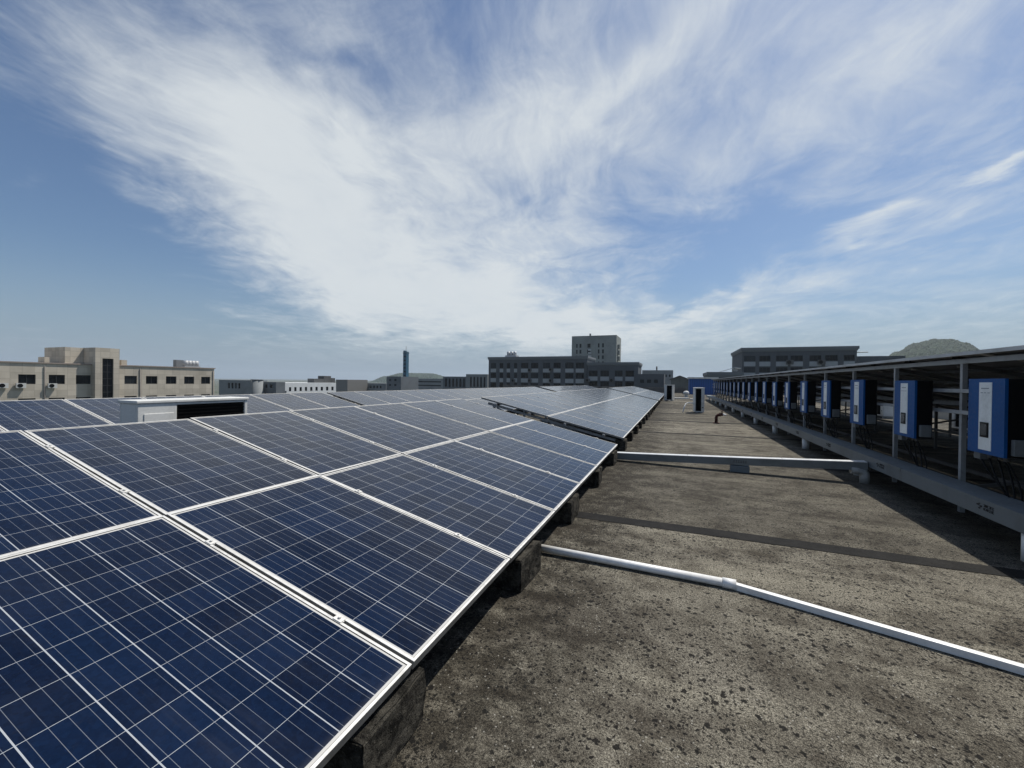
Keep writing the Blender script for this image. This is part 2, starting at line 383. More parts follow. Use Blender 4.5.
# ------------------------------------------------------------------ the roof we stand on, the city ground
GZ = -13.5
rb = MB(); rb.box(-26, 22, -8, 62, -.5, 0)
tag(rb.build('roof_deck', M['roof']), kind='structure')
jm = mat('joint_filler', grimy((.009, .0085, .008), (.022, .02, .018), 6., .6, .95))
for k in range(1, 15):
    y = .25 + 3.87*k
    w = .095 if k == 1 else (.095 if k < 4 else .15)
    mb = MB(); n = 60; x0, x1 = -26, 22; i0 = 0
    random.seed(k)
    for i in range(n+1):
        x = x0 + (x1-x0)*i/n; a = w*(1+random.uniform(-.10, .10)); c_ = random.uniform(-.008, .008)
        mb.v += [(x, y-a+c_, .004), (x, y+a+c_, .004)]
    for i in range(n): mb.f.append((2*i, 2*i+2, 2*i+3, 2*i+1)); mb.mi.append(0); mb.sm.append(False)
    tag(mb.build('bitumen_strip' if k == 1 else 'roof_joint', M['bitumen'] if k == 1 else jm), kind='structure')
gm = mat('city_ground', grimy((.10, .105, .085), (.055, .075, .04), .02, .9, .95, fine=.3))
g = MB(); g.quad((-6000, -3000, GZ), (6000, -3000, GZ), (6000, 9000, GZ), (-6000, 9000, GZ))
tag(g.build('ground', gm), kind='structure')

# ------------------------------------------------------------------ background buildings
def facade(mb, x0, x1, z0, z1, y, rects, depth=.22, m=0, mrev=0):
    """a wall in the plane y (outside is -y) with real recessed openings"""
    xs = sorted({x0, x1, *[min(max(r[0], x0), x1) for r in rects], *[min(max(r[1], x0), x1) for r in rects]})
    zs = sorted({z0, z1, *[min(max(r[2], z0), z1) for r in rects], *[min(max(r[3], z0), z1) for r in rects]})
    for i in range(len(xs)-1):
        for j in range(len(zs)-1):
            cx, cz = (xs[i]+xs[i+1])/2, (zs[j]+zs[j+1])/2
            if any(r[0] < cx < r[1] and r[2] < cz < r[3] for r in rects): continue
            mb.quad((xs[i], y, zs[j]), (xs[i+1], y, zs[j]), (xs[i+1], y, zs[j+1]), (xs[i], y, zs[j+1]), m)
    for a, b, c, d in rects:
        e = y+depth
        mb.quad((a, y, c), (a, e, c), (a, e, d), (a, y, d), mrev); mb.quad((b, y, c), (b, y, d), (b, e, d), (b, e, c), mrev)
        mb.quad((a, y, d), (a, e, d), (b, e, d), (b, y, d), mrev); mb.quad((a, y, c), (b, y, c), (b, e, c), (a, e, c), mrev)
def shell(mb, x0, x1, y0, y1, z0, z1, m=0):
    """sides, back and roof of a block whose front is a facade"""
    mb.quad((x0, y0, z0), (x0, y0, z1), (x0, y1, z1), (x0, y1, z0), m); mb.quad((x1, y0, z0), (x1, y1, z0), (x1, y1, z1), (x1, y0, z1), m)
    mb.quad((x0, y1, z0), (x0, y1, z1), (x1, y1, z1), (x1, y1, z0), m); mb.quad((x0, y0, z1), (x1, y0, z1), (x1, y1, z1), (x0, y1, z1), m)
gl_dark = mat('window_glass', lambda t, b: t.link(t.mix(t.m('POWER', orand(t), 3.), (.002, .003, .005), (.03, .036, .042)), b.inputs['Base Color']), rough=.12, spec=.15)
gl_blue = mat('blue_shutter', base=(.03, .14, .42), rough=.4)
wf_m = mat('window_frame', base=(.03, .032, .034), rough=.6, spec=.2)
wf_w = mat('window_frame_white', base=(.5, .5, .48), rough=.5)
def window(parent, a, b, c, d, y, depth=.22, glass=None, fm=None, bars=1, fw=.07):
    """one recessed window: frame part with a pane below it"""
    e = y+depth
    f = MB(); f.box(a, b, e-.06, e, d-fw, d); f.box(a, b, e-.06, e, c, c+fw); f.box(a, a+fw, e-.06, e, c+fw, d-fw); f.box(b-fw, b, e-.06, e, c+fw, d-fw)
    for k in range(1, bars+1):
        x = a+(b-a)*k/(bars+1); f.box(x-fw/2, x+fw/2, e-.06, e, c+fw, d-fw)
    w = f.build('window', fm or wf_m, parent)
    g = MB(); g.box(a+.004, b-.004, e-.03, e+.02, c+.004, d-.004); g.build('pane', glass or gl_dark, w)
    return w
ac_m = mat('far_unit_white', base=(.5, .5, .48), rough=.5)
def wall_unit(parent, x, z, y, s=1., fm=None):
    mb = MB(); mb.box(x-.42*s, x+.42*s, y-.45, y-.10, z, z+.62*s); mb.box(x-.3*s, x-.25*s, y-.1, y, z-.05, z); mb.box(x+.25*s, x+.3*s, y-.1, y, z-.05, z)
    o = mb.build('wall_air_conditioner', fm or ac_m, parent)
    g = MB(); g.tube([(x-.1*s, y-.452, z+.31*s), (x-.1*s, y-.47, z+.31*s)], .25*s, 16); g.build('fan_grille', M['grille'], o)

def tiled(base, dark, tw, th, line):
    """stone cladding in large tiles, coordinates of the building itself"""
    def fn(t, b):
        p = objc(t); x, y, z = t.xyz(p); q = t.m('ADD', x, y)
        n = t.noise(p, .35, 5, .6); n2 = t.noise(t.comb(t.m('MULTIPLY', q, 2.), 0., t.m('MULTIPLY', z, .25)), 1.1, 5, .6)
        wn = t.n('ShaderNodeTexWhiteNoise', noise_dimensions='2D')
        t.link(t.comb(t.m('FLOOR', t.m('DIVIDE', q, tw)), t.m('FLOOR', t.m('DIVIDE', z, th))), wn.inputs['Vector'])
        c = t.mix(t.m('MULTIPLY', t.step(n, .4, .7), .6), base, dark)
        c = t.mix(t.m('MULTIPLY', t.step(n2, .5, .75), .4), c, dark)
        c = t.mix(1., c, t.mix(wn.outputs[0], (.86, .86, .86), (1.12, 1.12, 1.12)), 'MULTIPLY')
        lx = t.m('GREATER_THAN', t.m('ABSOLUTE', t.m('SUBTRACT', t.m('FRACT', t.m('DIVIDE', q, tw)), .5)), .5-.025/tw)
        lz = t.m('GREATER_THAN', t.m('ABSOLUTE', t.m('SUBTRACT', t.m('FRACT', t.m('DIVIDE', z, th)), .5)), .5-.025/th)
        c = t.mix(t.m('MULTIPLY', t.m('MAXIMUM', lx, lz), .5), c, line)
        t.link(c, b.inputs['Base Color']); b.inputs['Roughness'].default_value = .8
    return fn

# --- tan building on the left: its front faces +X, so it is built in a frame turned by 90 degrees
XW = -89.
stone = mat('tan_stone', tiled((.455, .41, .34), (.33, .295, .24), 1.2, .9, (.23, .205, .17)))
tan = empty('office_building', (XW, 0, 0), (0, 0, R(90)), 'tan stone-clad office block with a tall glass stair strip, far left', 'building')
def ty(u, v=375): return at_x(u, v, XW).y          # local x of this building is world y
def td(u, dep, v=355): return at_x(u, v, XW-dep).y
def tzd(u, v, dep): return at_x(u, v, XW-dep).z
def tz(u, v): return at_x(u, v, XW).z
ztop = tz(100, 365.3)
wr = []; CR = lambda k: k/4.
cols = [(73, 143), (195, 260), (304, 364), (498, 548), (584, 630), (664, 706), (737, 777), (805, 841)]
zr = [(tz(83, 384), tz(83, 375.2))]
st_h = 3.55
for k in range(1, 4): zr.append((zr[0][0]-st_h*k, zr[0][1]-st_h*k))
xcols = [(ty(CR(a)), ty(CR(b))) for a, b in cols]
xcols = [(xcols[0][0]-10.5, xcols[0][0]-7.9), (xcols[0][0]-6.0, xcols[0][0]-3.4)] + xcols
xa, xb = xcols[0][0]-14, ty(214.3)
rects = [(a, b, c, d) for a, b in xcols for c, d in zr]
wl = MB(); facade(wl, xa, xb, GZ, ztop, 0, rects); shell(wl, xa, xb, 0, 16, GZ, ztop); wl.build('wall', stone, tan)
k = 0
for a, b in xcols:
    for c, d in zr:
        k += 1
        window(tan, a, b, c, d, 0, glass=gl_blue if a == xcols[1][0] else None, bars=1, fm=wf_m)
cap = MB(); cap.box(xa-.15, xb+.15, -.15, .35, ztop, ztop+.18); cap.box(xb-.2, xb+.15, .35, 16, ztop, ztop+.18); cap.build('parapet_cap', mat('cap_stone', base=(.27, .22, .19)), tan)
# stair bay: stands in front of the wall and rises above it
sa, sb = td(95.3, -1.1), td(119.6, -1.1); zt = tzd(108, 348.2, -1.1)
ga, gb = td(102.5, -1.1), td(113.6, -1.1); gz0, gz1 = GZ+1, tzd(108, 358.6, -1.1)
bay = MB(); facade(bay, sa, sb, GZ, zt, -1.1, [(ga, gb, gz0, gz1)], .3); shell(bay, sa, sb, -1.1, 6, GZ, zt); bay.build('stair_bay', stone, tan)
sg = MB()
for i in range(16):
    z = gz0+(gz1-gz0)*i/15; sg.box(ga, gb, -.86, -.80, z-.05, z+.05)
for x in (ga+.04, (ga+gb)/2, gb-.04): sg.box(x-.04, x+.04, -.88, -.80, gz0, gz1)
sw = sg.build('stair_window', wf_m, tan)
pn = MB(); pn.box(ga+.004, gb-.004, -.83, -.78, gz0+.004, gz1-.004); pn.build('pane', gl_dark, sw)
r_ = pix_dir(50.8, 355); dback = XW - td(58.5, 4.6)*r_.x/r_.y
for a_, b_, d0, d1, v_ in ((65, 95.8, 2.4, 9, 347.8), (58.5, 65.4, 4.6, dback, 347.6), (44.5, 49.5, 2, 4, 357), (121.5, 127, 1, 2.6, 360)):
    pb = MB(); pb.box(td(a_, d0), td(b_, d0), d0, d1, ztop+.003, tzd((a_+b_)/2, v_, d0)); pb.build('roof_house', stone, tan)
wt = MB()
for i in range(4):
    y0 = td(183.5, 2)-.1+i*(td(197, 2)-td(183.5, 2))/4
    wt.box(td(183.5, 2)-.2, td(197, 2)+.2, 1.2, 3.4, ztop+.003, ztop+.4) if i == 0 else None
    wt.tube([(y0+.5, 2, ztop+.4), (y0+.5, 2, tzd(190, 360.8, 2))], .5, 14)
wt.build('water_tank', mat('tank_steel', base=(.34, .35, .36), rough=.55, metal=.2), tan)
vb = MB(); vb.box(td(176.3, 3.5), td(184, 3.5), 3.5, 4.5, ztop+.003, tzd(180, 360, 3.5)); vb.build('tank_screen', mat('far_grey', base=(.16, .17, .18)), tan)
drain_m = mat('drain_grey', base=(.12, .11, .10))
for u in (44.5, 140, 213): MB().tube([(ty(u), -.08, GZ), (ty(u), -.08, ztop-.4)], .07, 8).build('drainpipe', drain_m, tan)
for u, w in ((20, 0), (51.5, 0), (2, 0)): wall_unit(tan, ty(u), tz(u, 388.0), 0, 1.15)

def block_building(name, Y, u0, u1, vtop, wallm, label, rows=None, wins=None, deep=14, zb=GZ, uref=None, spm=None, glass=None, fm=None, cornice=None, cornm=None, cat='building', bars=2, below=3, st=3.6):
    """building facing the camera side (-Y); u are picture bearings turned into real x at the distance Y"""
    o = empty(name, (0, 0, 0), (0, 0, 0), label, cat)
    ur = uref or (u0+u1)/2
    x0, x1 = at_y(u0, 380, Y).x, at_y(u1, 380, Y).x
    z1 = at_y(ur, vtop, Y).z; rects = []; zr = []
    if wins:
        for va, vb in rows: zr.append((at_y(ur, vb, Y).z, at_y(ur, va, Y).z))
        c, d = zr[-1]
        for k in range(1, below+1): zr.append((c-st*k, d-st*k))
        zr = [(c, d) for c, d in zr if c > zb+.4]
        rects = [(at_y(a, 380, Y).x, at_y(b, 380, Y).x, c, d) for a, b in wins for c, d in zr]
    mb = MB(); facade(mb, x0, x1, zb, z1, Y, rects); shell(mb, x0, x1, Y, Y+deep, zb, z1); mb.build('wall', wallm, o)
    for r in rects: window(o, *r, Y, glass=glass, fm=fm, bars=bars)
    if spm:
        sp = MB()
        for a, b in wins:
            xa_, xb_ = at_y(a, 380, Y).x, at_y(b, 380, Y).x
            for j, (c, d) in enumerate(zr):
                nd = zr[j+1][1] if j+1 < len(zr) else c-1.6
                if c-nd > .4: sp.box(xa_, xb_, Y-.06, Y+.1, nd+.25, c-.15)
        sp.build('spandrel', spm, o)
    if cornice:
        cb = MB(); cb.box(x0-cornice, x1+cornice, Y-cornice, Y+deep+cornice, z1-.55, z1+.12); cb.box(x0-cornice*.5, x1+cornice*.5, Y-cornice*.5, Y+deep+cornice*.5, z1-.9, z1-.5501); cb.build('cornice', cornm or wallm, o)
    return o, x0, x1, z1

gre = mat('grey_render', grimy((.096, .105, .116), (.068, .075, .083), .3, .7, .8, streak=.3, fine=2.))
gre2 = mat('grey_cornice', base=(.145, .155, .163), rough=.7)
spn = mat('spandrel_grey', grimy((.35, .365, .375), (.26, .27, .275), .5, .6, .8, fine=2.))
c7 = lambda k: 480+k/6.4
Y1 = 136.
b1, x0, x1, z1 = block_building('factory_building', Y1, 488.5, 587, 356.9, gre, 'long dark grey three-storey factory in the middle, behind the solar rows', rows=[(362.8, 368.3), (373, 378.2), (383.2, 388)],
    wins=[(c7(a), c7(b)) for a, b in ((68, 102), (125, 148), (170, 192), (217, 237), (262, 308), (325, 372), (402, 448), (470, 515), (545, 598), (612, 665))], spm=spn, cornice=.3, cornm=gre2, below=2, uref=537)
for a, v in ((320, 371.5), (455, 371), (320, 382), (455, 382), (215, 382)):
    q = at_y(c7(a), v, Y1); wall_unit(b1, q.x, q.z, Y1-.1, 1.6, M['steel_dark'])
q = at_y(502, 352, Y1)
tk = MB(); tk.box(q.x, at_y(513, 352, Y1).x, Y1+3, Y1+6, z1+.36, z1+.9)
for i in range(3): tk.tube([(q.x+.7+i*1.3, Y1+4.5, z1+.9), (q.x+.7+i*1.3, Y1+4.5, z1+2.3)], .6, 14)
tk.build('water_tank', mat('tank_white', base=(.42, .43, .44), rough=.4, metal=.3), b1)
b2, _, _, z2 = block_building('factory_wing', Y1-1.5, 587.3, 638, 362.6, gre, 'lower dark grey wing joined to the right end of the long factory', rows=[(370.5, 376.3), (381.5, 387)],
    wins=[(c7(a), c7(b)) for a, b in ((695, 752), (770, 825), (862, 912), (930, 985))], spm=spn, cornice=.3, cornm=gre2, below=2, uref=612)
for a, v in ((690, 382), (845, 382)):
    q = at_y(c7(a), v, Y1-1.5); wall_unit(b2, q.x, q.z, Y1-1.6, 1.8, M['steel_dark'])
YT = 182.
tw_m = mat('tower_render', grimy((.27, .285, .265), (.195, .205, .195), .25, .7, .85, streak=.25, fine=2.))
b3, x0, x1, z3 = block_building('tower_block', YT, 571.3, 616, 335.6, tw_m, 'square pale grey tower block rising behind the dark factory', rows=[(343.5, 347.5), (349.5, 353.5), (355.5, 359)],
    wins=[(c7(a), c7(b)) for a, b in ((612, 622), (634, 646), (684, 704), (752, 762), (778, 790))], deep=16, below=2, bars=0, st=2.7, uref=594)
ch = MB(); ch.box(at_y(588.5, 335, YT).x, at_y(590, 335, YT).x, YT+2, YT+3, z3+.003, z3+1.2); ch.build('chimney', tw_m, b3)
bl = MB()
for v in (346, 352, 358):
    q = at_y(616, v, YT); bl.box(q.x+.003, q.x+1.2, YT+3, YT+6, q.z-.9, q.z+.9)
bl.build('balcony', tw_m, b3)
lp = MB()
for v in (350, 353, 356, 359):
    q = at_y(589.2, v, YT); lp.box(q.x-.4, q.x+.9, YT-.5, YT-.003, q.z-.35, q.z+.35)
lp.build('white_louvre', mat('louvre_white', base=(.45, .46, .45)), b3)

# low buildings right of the factory
b4, *_ = block_building('low_workshop', 120., 634.5, 664, 374, gre, 'low dark workshop at the right end of the factory wing', rows=[(379.5, 383)], wins=[(640+7*i, 644+7*i) for i in range(3)], below=2)
b5, x0, x1, z5 = block_building('pale_office', 150., 642, 673, 370.2, mat('pale_grey_wall', grimy((.36, .365, .35), (.25, .25, .24), .4, .7, .8, fine=2.)), 'small pale flat-roofed office behind the low workshop', rows=[(374.5, 377)], wins=[(665.5, 667), (669, 670.5)], below=1, bars=0)
mast = MB(); q = at_y(656.5, 370, 150.); mast.tube([(q.x, 152, z5), (q.x, 152, z5+1.4)], .25, 8); mast.build('roof_vent', M['steel_dark'], b5)
def gable(name, Y, u0, u1, veave, vpeak, wm, rm, label, deep=14):
    o = empty(name, (0, 0, 0), (0, 0, 0), label, 'building')
    x0, x1 = at_y(u0, 380, Y).x, at_y(u1, 380, Y).x; ze = at_y((u0+u1)/2, veave, Y).z; zp = at_y((u0+u1)/2, vpeak, Y).z; xm = (x0+x1)/2
    w = MB(); w.box(x0, x1, Y, Y+deep, GZ, ze)
    w.v += [(x0, Y, ze), (x1, Y, ze), (xm, Y, zp)]; n = len(w.v); w.f.append((n-3, n-2, n-1)); w.mi.append(0); w.sm.append(False); w.build('wall', wm, o)
    r = MB(); r.bar((x0-.3, Y+deep/2, ze), (xm, Y+deep/2, zp+.08), deep+.6, .15); r.bar((xm, Y+deep/2, zp+.08), (x1+.3, Y+deep/2, ze), deep+.6, .15); r.build('roof', rm, o)
    return o
gable('gabled_shed', 96., 671, 688.5, 379.6, 376.2, mat('shed_wall', grimy((.15, .15, .14), (.09, .09, .085), .5, .7, .9, fine=2.)), M['steel_dark'], 'grey shed with a low gabled roof, left of the blue shed')

# blue metal shed at the end of the roof
bm_ = mat('blue_corrugated', lambda t, b: (t.link(t.mix(t.m('GREATER_THAN', t.m('FRACT', t.m('MULTIPLY', t.xyz(worldp(t))[0], 4.)), .25), (.010, .055, .19), (.014, .085, .30)), b.inputs['Base Color'])), rough=.45)
shed = empty('blue_shed', (0, 0, 0), (0, 0, 0), 'blue corrugated metal shed with a white roof edge at the far end of the aisle', 'shed')
YS = 55.
xl, xr = at_y(689.5, 385, YS).x, at_y(717, 385, YS).x; zs = at_y(700, 378.8, YS).z
mb = MB(); mb.box(xl, xr, YS, YS+5, 0, zs); mb.build('wall', bm_, shed)
mb = MB(); mb.box(xl-.15, xr+.15, YS-.2, YS+5.2, zs+.003, zs+.2); mb.build('roof', M['white'], shed)
# parapet at the far end of our roof
pw = MB(); pw.box(-26, xl-.3, 61, 61.3, .003, .75); tag(pw.build('parapet_wall', mat('parapet', grimy((.17, .16, .145), (.09, .085, .075), 1., .8, .9, fine=8.))), 'low grey parapet wall closing the far end of the roof', 'wall')

# right-hand factory
c6 = lambda k: 720+k/5.69
YR = 118.
b6, x0, x1, z6 = block_building('right_factory', YR, 742, 856.5, 347.4, gre, 'dark grey factory with a heavy cornice above the inverter canopy, right', rows=[(355.4, 361), (367.2, 372.4)],
    wins=[(c6(a), c6(b)) for a, b in ((135, 200), (222, 285), (317, 385), (400, 470), (507, 575), (597, 668), (702, 765))], spm=spn, cornice=.35, cornm=gre2, deep=20, below=3, uref=800)
b6['name'] = 'factory'; del b6['name']; b6.name = 'factory_building'
for a in (395, 575):
    q = at_y(c6(a), 364.5, YR); wall_unit(b6, q.x, q.z, YR-.1, 1.8, M['steel_dark'])
rods = MB(); q = at_y(857, 352, YR); rods.tube([(q.x, YR+1, q.z), (q.x+2.4, YR+1, q.z)], .12, 8); rods.build('roof_arm', wf_w, b6)
b7, *_ = block_building('factory_annex', 130., 857, 905, 356.0, gre, 'low dark annex right of the heavy-corniced factory, below the wooded hill', below=1)
b8, *_ = block_building('canteen_block', 95., 708.5, 742, 372.6, gre, 'low dark block in front of the heavy-corniced factory', cornice=.3, cornm=gre2)
hut = empty('rooftop_hut', (0, 0, 0), (0, 0, 0), 'small white rooftop hut with a curved pale awning on the low dark block', 'hut')
q = at_y(735.5, 373, 96.); zt_ = at_y(735.5, 367.6, 96.).z
mb = MB(); mb.box(q.x-.4, q.x+.4, 96, 97.2, at_y(735, 372.6, 95.).z+.35, zt_-.25); mb.build('post', wf_w, hut)
mb = MB(); pts = [(-4.2, -1.35), (-2.6, -.8), (-1.2, -.35), (0, 0), (.9, -.18)]
for (a, za), (b_, zb_) in zip(pts, pts[1:]):
    mb.bar((q.x+a, 96.6, zt_+za), (q.x+b_, 96.6, zt_+zb_), 2.6, .12)
mb.build('awning', mat('awning_pale', base=(.55, .56, .55), rough=.4), hut)

# far row on the left
fgrey = mat('far_grey_wall', grimy((.22, .235, .24), (.16, .17, .175), .2, .7, .8, fine=1.))
fgrey2 = mat('far_slate_wall', grimy((.13, .145, .16), (.10, .11, .12), .2, .7, .8, fine=1.))
fwhite = mat('far_white_wall', grimy((.58, .60, .61), (.46, .47, .47), .2, .6, .8, fine=1.))
FY = 150.
block_building('grey_plant', 80., 219, 251, 380, fgrey, 'grey flat-roofed plant with narrow windows, right of the tan office block', rows=[(383, 388.5)], wins=[(228+3.4*i, 230+3.4*i) for i in range(4)], below=1, bars=0, deep=5)
silo = empty('round_tower', (0, 0, 0), (0, 0, 0), 'short round grey tower beside the white hall', 'tower')
q = at_y(257, 380.3, 82.); mb = MB(); mb.tube([(q.x, 82, GZ), (q.x, 82, q.z)], 1.5, 28); mb.build('wall', fgrey, silo); mb = MB(); mb.tube([(q.x, 82, q.z), (q.x, 82, q.z+.25)], 1.6, 28); mb.build('cap', fgrey2, silo)
block_building('slate_block', 84., 262, 276, 382, fgrey2, 'small slate block between the round tower and the white hall', rows=[(384.5, 388)], wins=[(265, 267.5), (270, 272.5)], below=1, bars=0, deep=3)
XH = -112.; hall = empty('white_hall', (XH, 0, 0), (0, 0, R(90)), 'long white hall with a row of small dark windows and a dark sign', 'building')
def hy(u, dep=0, v=386): return at_x(u, v, XH-dep).y
def hz_(u, v): return at_x(u, v, XH).z
hz = hz_(305, 382.8); c_, d_ = hz_(305, 391), hz_(305, 387)
wins_ = [(hy(289+5.3*i), hy(291.3+5.3*i), c_, d_) for i in range(9)]
mb = MB(); facade(mb, hy(275), hy(336), GZ, hz, 0, wins_); shell(mb, hy(275), hy(336), 0, 14, GZ, hz); mb.build('wall', fwhite, hall)
for r_ in wins_: window(hall, *r_, 0, bars=0)
sgn = MB(); q0 = hy(281.5); zc_ = (c_+d_)/2
for dx_, dz_, w_, h_ in ((-.1, .75, 1.1, .5), (-1.2, -.75, .5, .55), (-.5, -.75, .45, .55), (.2, -.75, .5, .55), (.9, -.75, .45, .55), (1.5, -.75, .35, .55)):
    sgn.box(q0+dx_-w_/2, q0+dx_+w_/2, -.12, -.003, zc_+dz_-h_/2, zc_+dz_+h_/2)
sgn.build('wall_sign', mat('sign_dark', base=(.05, .06, .08)), hall)
for a_, b_, h_ in ((314, 324, 1.4), (324.2, 331, 2.4), (331.2, 335, 1.7)):
    eq = MB(); eq.box(hy(a_, 3), hy(b_, 3), 3, 6, hz+.003, hz+h_); eq.build('rooftop_plant', M['steel_dark'], hall)
block_building('brown_block', FY+5, 336, 347.5, 379.6, mat('far_brown', base=(.17, .165, .155)), 'narrow brown-grey block at the right end of the white hall', below=0)
block_building('long_workshop', FY+20, 347.5, 386, 383, fgrey, 'long low grey workshop left of the blue tower', rows=[(385.5, 388)], wins=[(350+3.3*i, 351.8+3.3*i) for i in range(10)], below=1, bars=0)
block_building('stepped_block', FY+8, 386.5, 401, 376.5, fgrey2, 'dark stepped block just left of the blue tower', rows=[(379, 381), (384, 386)], wins=[(389, 391), (394, 396.5)], below=1, bars=0)
block_building('banded_hall', FY+60, 407, 443, 378.6, fgrey, 'pale banded hall between the blue tower and the finned block', rows=[(381, 382.3), (384.8, 386)], wins=[(409, 441)], below=1, bars=8)
block_building('finned_block', FY+10, 443, 480, 376.6, fgrey2, 'slate block with vertical fins left of the long factory', rows=[(378.5, 387)], wins=[(445+3.6*i, 447+3.6*i) for i in range(10)], below=0, bars=0)
block_building('finned_annex', FY+4, 466, 487.5, 374.2, fgrey, 'taller pale finned block touching the long factory on its left', rows=[(377, 387)], wins=[(470+3.4*i, 471.8+3.4*i) for i in range(5)], below=0, bars=0)
# blue tower with antenna
bt = empty('blue_tower', (0, 0, 0), (0, 0, 0), 'slim blue tower with a flared head and antenna on the skyline', 'tower')
TY = 170.; q = at_y(404.5, 385, TY); zt = at_y(404.5, 350.5, TY).z; zc = at_y(404.5, 353.5, TY).z
btm = mat('tower_blue', grimy((.022, .105, .17), (.02, .065, .10), .4, .7, .6, fine=2.))
mb = MB(); mb.box(q.x-1.0, q.x+1.0, TY, TY+2.0, GZ, zc); mb.build('shaft', btm, bt)
mb = MB(); mb.box(q.x-1.12, q.x+1.12, TY-.12, TY+2.12, zc+.003, zc+.45); mb.box(q.x-1.0, q.x-.25, TY+.1, TY+1.9, zc+.4, zt); mb.box(q.x+.35, q.x+1.0, TY+.1, TY+1.9, zc+.4, zt-.5); mb.build('head', mat('tower_head', base=(.035, .09, .13)), bt)
mb = MB()
for i in range(7):
    z = zc-1.2-i*1.9; mb.box(q.x-.55, q.x+.55, TY-.06, TY-.003, z-.7, z)
mb.build('window_strip', gl_dark, bt)
mb = MB(); mb.tube([(q.x, TY+1, zt), (q.x, TY+1, zt+2.2)], .09, 6); mb.build('antenna', M['steel_dark'], bt)

# wooded hills
def forest(t, b):
    p = worldp(t); n = t.noise(p, .05, 5, .6); c = t.voro(p, .14)
    cc = t.mix(t.step(n, .35, .65), (.013, .031, .014), (.028, .053, .022))
    cc = t.mix(t.m('MULTIPLY', t.step(t.noise(p, .11, 6, .7), .42, .6), .6), cc, (.010, .020, .011))
    t.link(cc, b.inputs['Base Color']); b.inputs['Roughness'].default_value = .95
    t.link(t.bump(t.noise(p, .16, 5, .7), 1., 5.), b.inputs['Normal'])
hill_m = mat('forest', forest)
def hill(name, Y, prof, seed, deep=260):
    rnd = random.Random(seed); mb = MB(); n = len(prof); NX = 240; NZ = 30
    us = [p[0] for p in prof]
    def vv(u):
        for (a, va), (b_, vb_) in zip(prof, prof[1:]):
            if a <= u <= b_: f = (u-a)/(b_-a); f = f*f*(3-2*f); return va+(vb_-va)*f
    for j in range(NZ+1):
        f = j/NZ
        for i in range(NX+1):
            u = us[0]+(us[-1]-us[0])*i/NX; q = at_y(u, vv(u), Y); hz_ = q.z-GZ
            g_ = math.sin(math.pi*min(f/.9, 1.)*.5)
            y = Y-deep*(1-f)
            mb.v.append((q.x*y/Y + rnd.uniform(-1, 1), y + rnd.uniform(-2, 2), GZ-3 + (hz_+3)*g_ + (rnd.uniform(-1, 1)*Y*.0013 if j else 0)))
    for j in range(NZ):
        for i in range(NX):
            a = j*(NX+1)+i; mb.f.append((a, a+1, a+NX+2, a+NX+1)); mb.mi.append(0); mb.sm.append(False)
    b0 = len(mb.v); top = NZ*(NX+1)
    for i in range(NX+1): x, y, z = mb.v[top+i]; mb.v.append((x, y+deep*.8, GZ-3))
    for i in range(NX): mb.f.append((top+i, top+i+1, b0+i+1, b0+i)); mb.mi.append(0); mb.sm.append(False)
    tag(mb.build(name, hill_m), kind='structure')
hill('hill', 1500., [(340, 386), (368, 382), (385, 376.5), (402, 373.2), (430, 373.6), (452, 378), (490, 384), (520, 387)], 3)
hill('hill', 900., [(840, 392), (878, 364), (897, 353), (915, 345), (935, 341), (950, 341), (966, 344.5), (982, 352), (1000, 362), (1050, 376), (1100, 392)], 5)

# hazy air over the whole place
hb = MB(); hb.box(-6100, 6100, -3100, 9100, GZ-1, 125)
hz_m = D.materials.new('haze_air'); hz_m.use_nodes = True
t = NT(hz_m.node_tree); pv = t.n('ShaderNodeVolumePrincipled'); o_ = t.n('ShaderNodeOutputMaterial'); t.link(pv.outputs[0], o_.inputs['Volume'])
pv.inputs['Color'].default_value = (.74, .85, .95, 1); pv.inputs['Density'].default_value = .00016; pv.inputs['Anisotropy'].default_value = .2
tag(hb.build('haze', hz_m), kind='stuff')

# ------------------------------------------------------------------ solar panels
PW, PL, PT = .997, 1.609, .035
PITCH, SLOPE_PITCH = 1.012, 1.618
TILT = R(13.)
pan = empty('solar_module')
fr = MB(); e = .0115
def frame_bar(x0, x1, y0, y1):
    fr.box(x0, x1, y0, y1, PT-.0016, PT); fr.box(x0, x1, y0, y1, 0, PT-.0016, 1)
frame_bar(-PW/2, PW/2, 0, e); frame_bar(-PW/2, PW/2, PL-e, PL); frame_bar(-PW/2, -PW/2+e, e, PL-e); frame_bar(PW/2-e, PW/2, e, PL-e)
fr.build('frame', [M['alu'], M['alu_side_shade']], pan)
gs = MB(); gs.box(-PW/2+e+.0005, PW/2-e-.0005, e+.0005, PL-e-.0005, PT-.008, PT-.003); gs.build('cell_sheet', M['cell'], pan)
bs = MB(); bs.box(-PW/2+e+.001, PW/2-e-.001, e+.001, PL-e-.001, PT-.013, PT-.0085); bs.build('backsheet', M['backsheet'], pan)
jb = MB(); jb.box(-.06, .06, PL-.18, PL-.08, PT-.035, PT-.0135); jb.build('junction_box', M['black'], pan)
cpo = []
for yy in (.38, PL-.38):
    cl_ = MB(); cl_.box(PW/2-.009, PW/2+.024, yy-.022, yy+.022, PT+.0005, PT+.004); cl_.box(PW/2+.003, PW/2+.012, yy-.025, yy+.025, -.02, PT+.0005); cl_.tube([(PW/2+.0075, yy, PT+.004), (PW/2+.0075, yy, PT+.012)], .007, 8)
    cpo.append(cl_.build('clamp', M['alu'], pan))
KIDS[pan] = [o for o in D.objects if o.parent == pan]
for o in KIDS[pan]: KIDS[o] = []
first = [True]
rnd = random.Random(11)
CT, ST = math.cos(TILT), math.sin(TILT)
